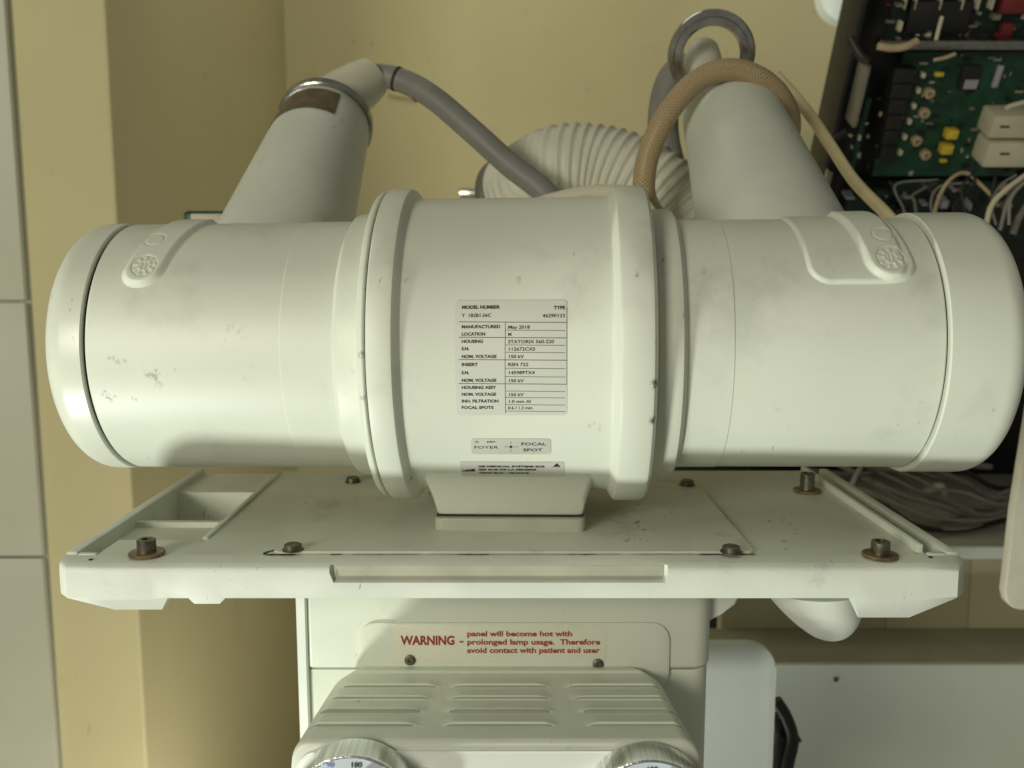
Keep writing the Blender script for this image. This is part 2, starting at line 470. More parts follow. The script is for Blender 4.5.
# ----- labels
def patch(px0, py0, px1, py1, off, r=.002, n=14, thick=True):
    """rounded label wrapped on the drum between two pixel corners"""
    xa, s1 = hit(px0, py0); xb, s0 = hit(px1, py1)
    poly = rrect(xa, s0, xb, s1, r, 5)
    bm = bmesh.new()
    # rows across the height so it follows the curve
    rows = []
    ys = sorted({round(s0+(s1-s0)*k/n, 6) for k in range(n+1)} | {round(s0+r*(1-math.cos(R_(a))),6) for a in (15,30,45,60,75)} | {round(s1-r*(1-math.cos(R_(a))),6) for a in (15,30,45,60,75)})
    for s in ys:
        e = min(s-s0, s1-s)
        ins = r - math.sqrt(max(0, r*r-(r-e)**2)) if e < r else 0
        rows.append((bm.verts.new(surf(xa+ins, s, off)), bm.verts.new(surf(xb-ins, s, off))))
    for A, B in zip(rows, rows[1:]):
        bm.faces.new((A[0],A[1],B[1],B[0]))
    return bm
OFF = .00022; TOFF = .00036
def rowtext(bm, s, px, py, cap, align='LEFT', bold=.02, fit=None, sx=1.0):
    X0, s0 = hit(px, py)
    add_text(bm, text_geo(s, cap, align, bold, sx), lambda u, v: surf(X0+u, s0-cap/2+v, TOFF), fit)
def rule(bm, pxa, pya, pxb, pyb, w):
    xa, s0 = hit(pxa, pya); xb, s1 = hit(pxb, pyb)
    d = Vector((xb-xa, s1-s0)); nrm = Vector((-d.y, d.x)).normalized()*w/2
    k = 10; prev = None
    for i in range(k+1):
        p = Vector((xa, s0)) + d*i/k
        a, b_ = p+nrm, p-nrm
        cur = (bm.verts.new(surf(a.x, a.y, TOFF)), bm.verts.new(surf(b_.x, b_.y, TOFF)))
        if prev: bm.faces.new((prev[0],prev[1],cur[1],cur[0]))
        prev = cur
lab = obj('rating_label', patch(455, 301, 567, 415, OFF), M_LABEL, H, local=True)
bm = bmesh.new()
Z = lambda x, y: (450+x/5.908, 290+y/5.908)       # enlarged-view coordinates -> pixels
def zt(s, x, y, cap=.00175, **k):
    px, py = Z(x, y); rowtext(bm, s, px, py, cap, **k)
zt('MODEL NUMBER', 70, 103, bold=.05, fit=.0200); zt('TYPE', 680, 105, bold=.05, align='RIGHT', fit=.0060)
zt('Y  1B2B1.56C', 70, 151, fit=.0155); zt('46290123', 681, 152, align='RIGHT', fit=.0118)
for s, y, f in (('MANUFACTURED',218,.0203),('LOCATION',261,.0124),('HOUSING',304,.0112),('S.N.',347,.0040),('NOM. VOLTAGE',393,.0183),('INSERT',440,.0085),
             ('S.N.',488,.0040),('NOM. VOLTAGE',533,.0183),('HOUSING ASSY',575,.0183),('NOM. VOLTAGE',615,.0183),('INH. FILTRATION',655,.0196),('FOCAL SPOTS',693,.0170)):
    zt(s, 68, y, .0016, bold=.045, fit=f)
for s, y, f in (('May 2018',220,.0113),('M',262,.0016),('STATORIX 560-220',306,.0240),('112672CX5',349,.0137),('150 kV',393,.0079),('RSN 722',440,.0105),
             ('145989TX4',488,.0135),('150 kV',535,.0079),('150 kV',617,.0079),('1.0 mm Al',657,.0115),('0.6 / 1.2 mm',695,.0130)):
    zt(s, 342, y, .0017, bold=.02, fit=f)
for y in (190, 281, 412, 553):
    rule(bm, *Z(52, y-1), *Z(690, y+3), .00026)
for y in (238, 325, 368, 462, 511, 596, 634, 676, 714):
    rule(bm, *Z(328, y), *Z(680, y+3), .00020)
rule(bm, *Z(327, 192), *Z(328, 726), .00022); rule(bm, *Z(689, 100), *Z(689, 553), .00012)
obj('lettering', bm, M_INK, lab, smooth=0, local=True)

lab = obj('focal_spot_label', patch(470.5, 438.5, 551, 454, OFF, .0018), M_LABEL2, H, local=True)
bm = bmesh.new()
W = lambda x, y: (450+x/6.985, 430+y/6.985)
def wt(s, x, y, cap, **k):
    px, py = W(x, y); rowtext(bm, s, px, py, cap, **k)
wt('FOYER', 166, 118, .0020, bold=.0, fit=.0132); wt('FOCAL', 495, 95, .0021, fit=.0135); wt('SPOT', 510, 136, .0021, fit=.0105)
wt('IEC', 176, 80, .0010, fit=.0018); wt('60E/I', 255, 80, .0011, fit=.0046)
cx, cs = hit(*W(425, 115))
add_text(bm, ([(0.00085*math.cos(2*PI*k/20), .00095*math.sin(2*PI*k/20)) for k in range(20)], [list(range(20))]), lambda u, v: surf(cx+u, cs+v, TOFF))
for a in ((378,115,408,115),(442,115,474,115),(425,75,425,98),(425,132,425,150)):
    rule(bm, *W(a[0],a[1]), *W(a[2],a[3]), .00018)
obj('lettering', bm, M_INK, lab, smooth=0, local=True)

lab = obj('maker_label', patch(459.5, 461.5, 564, 476.5, OFF, .0012), M_LABEL2, H, local=True)
bm = bmesh.new()
wt('GE MEDICAL SYSTEMS SCS', 196, 251, .0016, bold=.07, fit=.0375); wt('283 RUE DE LA MINIERE', 198, 273, .0016, bold=.07, fit=.0328); wt('78530 BUC - FRANCE', 202, 296, .0016, bold=.07, fit=.0285)
X0, s0 = hit(*W(130, 280))
add_text(bm, ([(-.0036,-.0010),(.0036,-.0010),(.0036,.0018),(.0016,.0018),(.0016,.0006),(.0004,.0014),(.0004,.0006),(-.0008,.0012),(-.0020,.0002),(-.0036,.0002)], [list(range(10))]), lambda u, v: surf(X0+u, s0+v, TOFF))
X1, s1 = hit(*W(745, 246))
add_text(bm, ([(-.0022,-.0012),(.0022,-.0012),(.0002,.0022),(-.0002,.0022)], [[0,1,2,3]]), lambda u, v: surf(X1+u, s1+v, TOFF))
obj('lettering', bm, M_INK, lab, smooth=0, local=True)

# ----- necks
def neck(pb, db, pt, dt, rb_, rt, prof_end, mat_):
    T = lo(at(*pt, dt)); B = lo(at(*pb, db)); B.y = T.y*.30; B.z = T.z*.30
    L = (T-B).length
    M = frame(B, T-B)
    n = obj('neck', lathe(bmesh.new(), [(-.045,rb_+.002),(L*.9,rt+(rb_-rt)*.1)] + prof_end(L, rt), M, 96), mat_, H, local=True, smooth=40)
    return n, M, L
NL, ML, LL = neck((267,222), .600, (325,126), .735, .0485, .0362, lambda L, r: [(L,r),(L+.002,r-.001),(L+.0025,r-.008)], M_NECK)
r = .0362
obj('locking_ring', lathe(bmesh.new(), [(LL+.0012,r-.006),(LL+.0012,r+.0010),(LL+.0020,r+.0022),(LL+.0085,r+.0022),(LL+.0100,r+.0008),(LL+.0105,r-.014)], ML, 120), M_STEEL, NL, local=True, smooth=28)
# sticker under the ring, facing the camera
def neck_r(L, l, r0=.0505, r1=.0362):
    k = r1+(.0485-r1)*.1
    return r0+(k-r0)*(l+.045)/(L*.9+.045) if l < L*.9 else k+(r1-k)*(l-L*.9)/(L*.1)
def wrap_neck(M, L, a0, a1, l0, l1, off):
    bm = bmesh.new(); g = []
    for k in range(25):
        a = a0+(a1-a0)*k/24
        g.append([bm.verts.new(M @ Vector((l, -(neck_r(L,l)+off)*math.cos(a), (neck_r(L,l)+off)*math.sin(a)))) for l in [l0+(l1-l0)*q/6 for q in range(7)]])
    for A, B in zip(g, g[1:]):
        for q in range(6): bm.faces.new((A[q],B[q],B[q+1],A[q+1]))
    return bm
# find angle of the neck facing the camera
def facing(M, l, r, px, py):
    best = min(range(720), key=lambda k: (lambda q: (q[0]-px)**2+(q[1]-py)**2 + (1e6 if (RZ @ (M @ Vector((l, -r*math.cos(R_(k/2)), r*math.sin(R_(k/2)))))-RZ @ (M @ Vector((l,0,0)))).dot(FW) > 0 else 0))(proj(RZ @ (M @ Vector((l, -r*math.cos(R_(k/2)), r*math.sin(R_(k/2))))))))
    return R_(best/2)
aR = facing(ML, LL-.022, r, 332, 116); aL = facing(ML, LL-.012, r, 276, 118)
if aL < aR - PI: aL += 2*PI
if aR < aL - PI: aR += 2*PI
stk = obj('sticker', wrap_neck(ML, LL, aL, aR, LL-.036, LL-.005, .0005), M_STICK, NL, local=True)
NRr, MR, LR = neck((779,222), .600, (725,99), .735, .0515, .0358, lambda L, r: [(L-.004,r),(L+.001,r-.001),(L+.005,r-.004),(L+.008,r-.009),(L+.0095,r-.016),(L+.0095,.002)], M_NECK)

# ------------------------------------------------------------------ support tray
ZP = -.108; YF = -.101
T = thing('support_tray', 'off-white cast support tray with grooved side rails under the tube housing', 'tray', (0, 0.01, ZP))
bm = bmesh.new()
def sec(yf, kind='n'):
    zb = -.1266
    top = [(yf+.0045,ZP),(yf+.0018,ZP-.0007),(yf+.0004,ZP-.0022),(yf,ZP-.0045)]
    low = [(yf,zb+.001),(yf+.0008,zb),(yf+.006,zb)]
    if kind == 'notch': top = [(yf+.0038,ZP),(yf+.0030,ZP-.0008),(yf+.0028,ZP-.0088),(yf,ZP-.0098)]
    if kind == 'pad': low = [(yf,zb-.0005),(yf+.0150,-.1385),(yf+.017,-.1388)]
    if kind == 'padr': low = [(yf,zb-.0005),(yf+.0150,-.1430),(yf+.017,-.1433)]
    if kind == 'tab': low = [(yf,zb+.0005),(yf+.001,-.1298),(yf+.006,-.1304)]
    return [(-.0842,ZP)] + top + low + [(-.0842, low[-1][1])]
ST = [(-.2438,-.0905,'n'),(-.2425,-.0945,'n'),(-.2375,-.0995,'n'),(-.2360,YF,'n'),(-.2180,YF,'pad'),(-.1920,YF,'pad'),(-.1830,YF,'n'),(-.1720,YF,'n'),(-.1690,YF,'tab'),(-.1555,YF,'tab'),(-.1525,YF,'n'),
      (-.0965,YF,'n'),(-.0945,YF,'notch'),(.0810,YF,'notch'),(.0825,YF,'n'),(.1820,YF,'n'),(.1905,YF,'padr'),(.2180,YF,'padr'),(.2360,YF,'n'),(.2375,-.0995,'n'),(.2425,-.0945,'n'),(.2438,-.0905,'n')]
rg = [[bm.verts.new((x,p[0],p[1])) for p in sec(yf, k)] for x, yf, k in ST]
n = len(rg[0])
for A, B in zip(rg, rg[1:]):
    for i in range(n): bm.faces.new((A[i],A[(i+1)%n],B[(i+1)%n],B[i]))
bm.faces.new(rg[0][::-1]); bm.faces.new(rg[-1])
obj('front_bar', bm, M_TRAYF, T, smooth=40)
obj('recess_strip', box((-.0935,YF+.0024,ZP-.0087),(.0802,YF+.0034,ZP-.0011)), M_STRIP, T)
bm = bmesh.new()
add_box(bm, (-.2266,-.0842,-.126),(.2266,-.0570,ZP))
add_box(bm, (-.1760,-.0570,-.140),(.2266,.1220,ZP))
add_box(bm, (-.2372,.0640,-.150),(-.1760,.1220,ZP-.0025))
add_box(bm, (-.2372,-.0085,-.140),(-.1760,-.0040,-.1115))
add_box(bm, (-.2372,-.0842,-.124),(-.2266,-.0570,-.1190))       # groove floor
add_box(bm, (-.2372,-.0570,-.138),(-.1760,-.0085,-.1150))       # shallow pocket floor
add_box(bm, (-.2372,-.0040,-.150),(-.1760,.0640,-.1480))        # deep pocket floor
add_box(bm, (.2266,-.0842,-.124),(.2372,.1220,-.1170))          # right groove floor
obj('deck', bm, M_TRAY, T)
for s in (-1, 1):
    bm = bmesh.new()
    add_box(bm, tuple(sorted((s*.2438, s*.2372)))[0:1] + (-.0842,-.1275), (max(s*.2438,s*.2372),.1220,-.1062), .0012)
    add_box(bm, (min(s*.2436,s*.2374),-.0180,-.150),(max(s*.2436,s*.2374),.1215,-.1270))
    add_box(bm, (min(s*.2372,s*.2266)+.0004,-.0848,-.118),(max(s*.2372,s*.2266)-.0004,-.0815,-.1072), .0006)
    obj('side_rail', bm, M_TRAYF, T)
obj('ridge', box((.2230,-.0800,ZP-.001),(.2265,.1215,-.1035), .0008), M_TRAYF, T)
obj('ridge', box((-.1790,-.0560,-.124),(-.1755,.1075,-.1066), .0008), M_TRAYF, T)
# inset plate
bm = bmesh.new()
prism(bm, rrect(-.1310,-.0830,.1330,.1000,.004), 'z', ZP+.0002, ZP+.0016)
obj('cover_plate', bm, M_PLATE, T)
bm = bmesh.new()
def strip(x0, x1, y0, y1, jit=.0004):
    nn = max(4, int((x1-x0)/.0015)); prev = None
    for i in range(nn+1):
        x = x0+(x1-x0)*i/nn
        e = min(1, i/3, (nn-i)/3)
        a = bm.verts.new((x, y0+random.uniform(-jit,jit)*e, ZP+.0004)); b_ = bm.verts.new((x, y1+random.uniform(-jit,jit)*e if e else y0, ZP+.0004))
        if prev: bm.faces.new((prev[0],a,b_,prev[1]))
        prev = (a, b_)
strip(-.1340,-.1180,-.0858,-.0838); strip(-.1000,-.0920,-.0850,-.0836); strip(-.0880,-.0500,-.0846,-.0838,.0002); strip(-.0450,.0600,-.0842,-.0837,.0001)
strip(-.0300,-.0120,-.0850,-.0838); strip(.0300,.0460,-.0848,-.0838); strip(.0650,.1050,-.0842,-.0836,.0002); strip(.1020,.1335,-.0852,-.0834,.0003)
for k in range(8):     # curl of missing paint at the left front corner
    a = R_(180+70*(k-4)/8)
add_t = [(-.1200,-.0858),(-.1300,-.0862),(-.1345,-.0848),(-.1358,-.0825),(-.1345,-.0800),(-.1318,-.0770),(-.1295,-.0748)]
for p, q in zip(add_t, add_t[1:]):
    w = .0009
    vs = [bm.verts.new((p[0]-w,p[1],ZP+.00045)), bm.verts.new((p[0]+w,p[1],ZP+.00045)), bm.verts.new((q[0]+w,q[1],ZP+.00045)), bm.verts.new((q[0]-w,q[1],ZP+.00045))]
    bm.faces.new(vs)
obj('chipped_edge', bm, M_DARK, T, smooth=0)
def onz(px, py, z):
    d = at(px, py, 1) - CAM; t = (z-CAM.z)/d.z
    return CAM + d*t
VERT = lambda p: frame(p, (0,0,1))
def cap_bolt(px, py, washer=True, tall=.0085):
    p = onz(px, py, ZP)
    w = obj('washer', lathe(bmesh.new(), [(.0003,.003),(.0003,.0092),(.0008,.0095),(.0018,.0095),(.0022,.0090),(.0022,.003)], VERT(p), 48), M_BRONZE, T)
    prof = [(.0022,.0050),(tall,.0050),(tall+.0006,.0045),(tall+.0006,.0028),(tall-.004,.0026)]
    obj('bolt', lathe(bmesh.new(), prof, VERT(p), 32, True, True), M_BOLT, w)
cap_bolt(147,555); cap_bolt(880,557); cap_bolt(807,492,tall=.013)
def hex_bolt(px, py, m=None):
    p = onz(px, py, ZP+.0016)
    bm = lathe(bmesh.new(), [(0,.0058),(.0006,.0058),(.0007,.0049),(.0032,.0047),(.0038,.0036),(.0034,.0030),(.0034,.0005)], VERT(p), 30)
    add_box(bm, (p.x-.0030,p.y-.0005,p.z+.0033),(p.x+.0030,p.y+.0005,p.z+.0036))
    obj('screw', bm, M_BOLT, T, smooth=25)
hex_bolt(293,550); hex_bolt(731,552); hex_bolt(353,482); hex_bolt(687,485)
obj('pin_hole', lathe(bmesh.new(), [(0,.0011),(.0005,.0011)], VERT(Vector((-.2260,-.0930,ZP))), 16), M_DARK, T)
obj('pin_hole', lathe(bmesh.new(), [(0,.0011),(.0005,.0011)], VERT(Vector((.2265,-.0890,ZP))), 16), M_DARK, T)
# white moulded grip and gusset under the right half
def pxz(px, py, y):
    d = at(px, py, 1) - CAM; t = (y-CAM.y)/d.y; q = CAM+d*t
    return (q.x, q.z)
bm = bmesh.new()
pts = [pxz(*p, -.055) for p in ((764,588),(772,600),(786,615),(800,627),(812,635),(824,639),(834,639),(845,635),(853,627),(858,617),(860,606),(860,588))]
sp = spline([(p[0],0,p[1]) for p in pts], 8)
zlo = min(p.z for p in sp); zhi = sp[0].z
kb = min(range(len(sp)), key=lambda k: sp[k].z)
def side_x(seq, z):
    for a_, b_ in zip(seq, seq[1:]):
        if (a_.z-z)*(b_.z-z) <= 0 and a_.z != b_.z: return a_.x+(b_.x-a_.x)*(z-a_.z)/(b_.z-a_.z)
    return seq[-1].x
prev = None
for k in range(25):
    t = k/24; z = zhi + (zlo-zhi)*math.sin(t*PI/2)
    xl, xr = (sp[kb].x-.0004, sp[kb].x+.0004) if k == 24 else (side_x(sp[:kb+1], z), side_x(sp[kb:], z))
    cx_, hx = (xl+xr)/2, (xr-xl)/2; hy = min(.022, hx*.9)
    cur = [bm.verts.new((cx_+hx*math.cos(2*PI*m/40), -.055+hy*math.sin(2*PI*m/40), z)) for m in range(40)]
    if prev:
        for m in range(40): bm.faces.new((prev[m],prev[(m+1)%40],cur[(m+1)%40],cur[m]))
    else: bm.faces.new(cur)
    prev = cur
bm.faces.new(prev)
obj('grip', bm, M_PANEL, T, smooth=50)
bm = bmesh.new()
prism(bm, [pxz(*p, -.03) for p in ((690,590),(748,590),(746,604),(741,614),(728,622),(705,636),(690,640))], 'y', -.016, .02, .002)
obj('gusset', bm, M_PANEL, T)

# ------------------------------------------------------------------ collimator
YB = -.030
K = thing('collimator', 'cream light-beam collimator box with louvred hood and two dials, hanging under the tray', 'collimator', (-.004, .05, -.40))
bm = bmesh.new()
zs = -.1985
def body_poly(x0, x1, y0, y1, r):
    return [(p[0],p[1]) for p in rrect(x0,y0,x1,y1,r,6)]
prism(bm, [(-.1265,.14),(-.1265,YB+.004),(-.1262,YB+.0015),(-.1250,YB+.0003),(-.1235,YB)] + [(.1240-.012+.012*math.sin(PI/2*k/7), YB+.012-.012*math.cos(PI/2*k/7)) for k in range(8)] + [(.1240,.14)], 'z', zs, -.1290, .002)
obj('body', bm, M_COLL, K, smooth=45)
bm = bmesh.new()
prism(bm, [(-.1263,.139),(-.1263,YB+.004),(-.1255,YB+.0018),(-.1235,YB+.0010)] + [(.1230-.012+.012*math.sin(PI/2*k/7), YB+.013-.012*math.cos(PI/2*k/7)) for k in range(8)] + [(.1230,.139)], 'z', -.40, zs-.0010, .0008)
obj('lower_body', bm, M_COLL, K, smooth=45)
bm = bmesh.new()
prism(bm, [(-.1325,-.0300),(-.1318,-.0312),(-.1268,-.0318),(-.1258,-.0306),(-.1258,.13),(-.1325,.13)], 'z', -.40, -.1300, .0008)
obj('side_panel', bm, M_PANEL, K, smooth=30)
# warning plate
wp0 = pxz(358,622,YB); wp1 = pxz(668,690,YB)
bm = bmesh.new()
prism(bm, rrect(wp0[0], wp1[1], wp1[0], wp0[1], .011, 8), 'y', YB-.0016, YB+.002, .0005, 2)
wpn = obj('warning_plate', bm, M_COLL, K, smooth=40)
YT = YB-.00195
def ftext(s, px, py, cap_px, fitpx, bold, align='LEFT'):
    x0, z0 = pxz(px, py, YT); x1, _ = pxz(px+fitpx, py, YT); _, z1 = pxz(px, py+cap_px, YT)
    cap = z0-z1
    add_text(bm, text_geo(s, cap, align, bold), lambda u, v: Vector((x0+u, YT, z0-cap+v)), x1-x0)
sa = pxz(392,625,YT); sb = pxz(606,660,YT)
obj('label_strip', box((sa[0],YB-.0018,sb[1]),(sb[0],YB-.0015,sa[1]),.0001), M_FILM, wpn, smooth=30)
bm = bmesh.new()
ftext('WARNING', 401, 636, 8.6, 54, .055)
ftext('-', 459.5, 637, 7, 4, .05)
ftext('panel will become hot with', 467, 631, 5.2, 105, .045)
ftext('prolonged lamp usage.  Therefore', 467, 639.3, 5.2, 133, .045)
ftext('avoid contact with patient and user', 467, 647.6, 5.2, 133, .045)
obj('lettering', bm, M_RED, wpn, smooth=0)
for px, py in ((410,660),(598,664)):
    x, z = pxz(px, py, YT)
    M = frame((x, YB-.0016, z), (0,-1,0))
    bm = lathe(bmesh.new(), [(0,.0034),(.0010,.0033),(.0016,.0024),(.0016,.0013),(.0006,.0011)], M, 28)
    obj('screw', bm, M_BOLT, wpn, smooth=30)
# louvred hood
ZH = -.1975
HY0, HY1 = -.0305, -.118       # rear, front
HCX = -.0085
def hood_half(v): return .0985 + .0085*v
bm = bmesh.new()
NX, NY = 240, 130
def hood_z(x, y, hw):
    z = 0.0
    # louvres
    for cxl in (-.0635, .0015, .0690):
        for k in range(4):
            yc = -.0505 - .0150*k
            w = .0315 + .0005*k
            dx = abs(x-HCX-cxl*(1+.05*k))
            t = (yc + .0070 - y)/.0140
            if 0 < t < 1 and dx < w:
                side = smooth01((w-dx)/.010)
                z += .0023*side*(t**1.5)*(1 if t < .90 else (1-t)/.10)
    # raised border along the rear and sides
    eb = min(HY0 - y, hw - abs(x-HCX))
    if y > -.075:
        k = smooth01((.0085-(HY0-y))/.0020)
        z += .0013*k
    return z
RE = .010
g = []
for j in range(NY+1):
    v = j/NY; y = HY0+(HY1-HY0)*v
    hw = hood_half(v)
    if v < .19:   # rounded rear corners in plan
        q = 1-v/.19; hw -= .015*(1-math.sqrt(max(0,1-q*q)))
    row = []
    for i in range(NX+1):
        u = -1+2*i/NX
        u = math.copysign(1-(1-abs(u))**1.25, u)
        x = HCX+u*hw
        de = hw-abs(x-HCX); z = ZH + hood_z(x, y, hw)*smooth01((de-.004)/.006)
        if de < RE: z -= RE-math.sqrt(max(0,RE*RE-(RE-de)**2))
        df = y-HY1
        if df < .004: z -= .004-math.sqrt(max(0,.004**2-(.004-df)**2))
        row.append(bm.verts.new((x,y,z)))
    g.append(row)
for j in range(NY):
    for i in range(NX):
        f = bm.faces.new((g[j][i],g[j][i+1],g[j+1][i+1],g[j+1][i]))
        xx = (g[j][i].co.x+g[j][i+1].co.x)/2; yy = (g[j][i].co.y+g[j+1][i].co.y)/2
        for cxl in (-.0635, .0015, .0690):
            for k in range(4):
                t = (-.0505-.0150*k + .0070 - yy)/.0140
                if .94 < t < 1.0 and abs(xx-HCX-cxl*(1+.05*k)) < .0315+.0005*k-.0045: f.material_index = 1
# skirts
def skirt(vs):
    prev = None
    for v in vs:
        w = bm.verts.new((v.co.x, v.co.y, -.30))
        if prev: bm.faces.new((prev[0],v,w,prev[1]))
        prev = (v, w)
skirt([g[j][0] for j in range(NY+1)]); skirt([g[j][NX] for j in range(NY+1)]); 
skirt(g[NY])
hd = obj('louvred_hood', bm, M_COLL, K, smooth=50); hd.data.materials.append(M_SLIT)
# front panel, just in front of the hood
bm = bmesh.new()
YP = HY1-.0015
prism(bm, rrect(HCX-.1045,-.31,HCX+.1045,ZH-.0048,.012,8), 'y', YP, HY1+.004, .0012, 2)
obj('front_panel', bm, M_PANEL, K, smooth=40)
def knob(px, py, rk, labels):
    x, z = pxz(px, py, YP-.016)
    M = frame((x, YP, z), (0,-1,0))
    bm = bmesh.new()
    seg = 144; prof = [(-.002,rk-.002),(0,rk),(.0146,rk),(.0158,rk-.0005),(.0163,rk-.0012),(.0163,rk-.0018),(.0150,rk-.0022)]
    lathe(bm, prof, M, seg, True, False)
    kn = obj('knob', bm, M_KNOB, K, smooth=28)
    obj('dial', lathe(bmesh.new(), [(.013,.001),(.0150,.001),(.0150,rk-.0020),(.013,rk-.0020)], M, 96, True, False), M_DIAL, kn, smooth=28)
    obj('hub', lathe(bmesh.new(), [(.0150,.0150),(.024,.0140),(.026,.0110),(.026,.002)], M, 64, False, True), M_BLK, kn, smooth=28)
    bm = prism(bmesh.new(), [(-.004,.010),(.004,.010),(.0030,.0240),(.0015,.0262),(-.0015,.0262),(-.0030,.0240)], 'y', YP-.0215, YP-.0152, .0008)
    bmesh.ops.rotate(bm, verts=bm.verts, cent=(0,0,0), matrix=Matrix.Rotation(R_(20),3,'Y'))
    bmesh.ops.translate(bm, verts=bm.verts, vec=(x,0,z))
    obj('pointer', bm, M_BLK, kn, smooth=30)
    obj('blue_disc', lathe(bmesh.new(), [(.0150,.0048),(.0158,.0046),(.0159,.001)], frame((x-.0165,YP,z+.0165),(0,-1,0)), 32, False, True), M_BLUE, kn, smooth=30)
    for m_, items in labels:
        bm = bmesh.new()
        for s, dx, dz, cap in items:
            V = text_geo(s, cap, 'CENTER', .03)
            add_text(bm, V, lambda u, v: Vector((x+dx+u, YP-.0154, z+dz+v)))
        obj('lettering', bm, m_, kn, smooth=0)
    # little chrome index stop beside the dial
    p = Vector((x+rk+.003, YP, z+rk*.22))
    obj('index_stop', lathe(bmesh.new(), [(-.001,.0100),(.006,.0098),(.0105,.0080),(.0125,.0045),(.0130,.001)], frame(p,(0,-1,0)), 32), M_CHROME, kn, smooth=50)
rk = .0330
knob(352, 816, rk, [(M_INK, [('180',.0025,.0258,.0028),('150',.0000,.0208,.0024),('120',.010,.0192,.0022)]), (M_BLUE, [('90',-.0105,.0258,.0028),('100',-.0085,.0208,.0024),('75',-.0165,.0198,.0024)])])
knob(650, 820, rk, [(M_INK, [('180',.0005,.0255,.0028),('150',.0010,.0208,.0024),('120',.011,.0192,.0022)]), (M_BLUE, [('90',-.0115,.0245,.0028),('75',-.0165,.0198,.0024)])])

# ------------------------------------------------------------------ cables and hoses
C1 = thing('cable', 'thick grey high-voltage cable with ivory boot curving down from the left neck', 'cable', at(345,85,.77))
obj('sheath', tube(bmesh.new(), [at(348,84,.775), at(372,76,.775), at(400,80,.77), at(432,97,.76), at(470,129,.75), at(510,165,.74), at(548,196,.73), at(575,240,.72)]  , .0100, 24), M_GREY, C1, smooth=60)
for (q0, q1) in ((at(397,79,.7705), at(401,80.5,.7700)), (at(420,90,.7645), at(422,91.2,.764))):
    obj('tie', lathe(bmesh.new(), [(-.0012,.0095),(-.0012,.0106),(.0012,.0106),(.0012,.0095)], frame(q0, q1-q0), 28), M_DARK if q0.x < q1.x and abs(q0.x-at(397,79,.7705).x) < 1e-6 else M_GREY, C1)
a = at(322,112,.745); b_ = at(371,78,.775); d = (b_-a)
obj('boot', lathe(bmesh.new(), [(0,.0235),(d.length*.45,.0222),(d.length*.8,.0200),(d.length*1.0,.0178),(d.length*1.02,.0120)], frame(a,d), 48), M_BOOT, C1, smooth=40)
C2 = thing('cable', 'dark grey high-voltage cable with pale boot dropping behind the right neck', 'cable', at(700,60,.78))
obj('sheath', tube(bmesh.new(), [at(688,64,.80), at(672,80,.80), at(664,108,.80), at(664,140,.795), at(674,180,.79), at(690,222,.78), at(702,260,.77)], .0136, 24), M_GREY, C2, smooth=60)
a = at(702,92,.765); b_ = at(703,48,.80); d = b_-a
obj('boot', lathe(bmesh.new(), [(-.01,.0175),(d.length*.7,.0165),(d.length*.92,.0140),(d.length*1.05,.0085),(d.length*1.1,.001)], frame(a,d), 40), M_BOOT, C2, smooth=60)
# loose locking ring tipped back over the boot of the right cable
rc = at(711,55,.745); ax = (CAM-rc).normalized() + Vector((.05,0,-.18)); M = frame(rc, ax)
RO = .0355
bm = bmesh.new()
pr = [(-.006,RO-.0115),(-.007,RO-.003),(-.005,RO-.0002),(.001,RO),(.003,RO-.0010),(.0032,RO-.0048),(.0052,RO-.0060),(.0055,RO-.0105),(.003,RO-.0125),(-.006,RO-.0115)]
lathe(bm, pr, M, 96, False, False)
bmesh.ops.remove_doubles(bm, verts=bm.verts, dist=1e-6)
ro = obj('ring', bm, M_RING, None, smooth=40, loc=tuple(rc))
tag(ro, 'loose steel locking ring standing up on the end of the right neck', 'ring')
# braided hose
hp = [at(668,235,.70), at(648,205,.70), at(644,182,.69), at(650,150,.685), at(668,113,.68), at(697,81,.68), at(730,70,.68), at(762,80,.685), at(783,102,.70), at(790,128,.735), at(780,165,.80)]
ho = obj('braided_hose', tube(bmesh.new(), hp, .0086, 28, 14), M_BRAID, None, smooth=60, loc=tuple(hp[1]))
tag(ho, 'tan braided hose looped over the right neck', 'hose')
# cream flex
hp = [at(775,75,.78), at(792,93,.78), at(812,118,.77), at(832,148,.76), at(855,182,.74), at(888,216,.70), at(915,250,.68)]
ho = obj('flex', tube(bmesh.new(), hp, .0048, 18), M_CREAM, None, smooth=60, loc=tuple(hp[1]))
tag(ho, 'thin cream flex running down from the right neck to behind the right end cap', 'cable')
# corrugated hose
def corr(L, t):
    ph = (L/.0078) % 1
    w = .5-.5*math.cos(2*PI*ph)
    return .0385 + .0026*(w**1.6) - .004*max(0,(.06-t)/.06)
hp = [at(515,197,.86), at(535,183,.83), at(560,171,.81), at(600,172,.80), at(640,187,.79), at(674,214,.785), at(700,250,.78)]
bm = tube(bmesh.new(), hp, .04, 64, 60, rad=corr)
cg = thing('corrugated_hose', 'fat ribbed greyish white hose lying behind the drum', 'hose', hp[0])
obj('hose_wall', bm, M_CORR, cg, smooth=60)
d = hp[1]-hp[0]
obj('cuff', lathe(bmesh.new(), [(-.006,.035),(-.006,.0405),(-.004,.0415),(.004,.0415),(.006,.039)], frame(hp[0], d), 56), M_GALV, cg, smooth=30)
# thin tan cable along the drum behind
hp = [at(530,208,.68), at(556,200,.68), at(584,194,.68), at(606,193,.68), at(635,197,.68), at(660,230,.68)]
ho = obj('wire', tube(bmesh.new(), hp, .0062, 12), M_BOOT, None, smooth=60, loc=tuple(hp[1]))
tag(ho, 'pale cable lying along the back of the drum in front of the ribbed hose', 'cable')

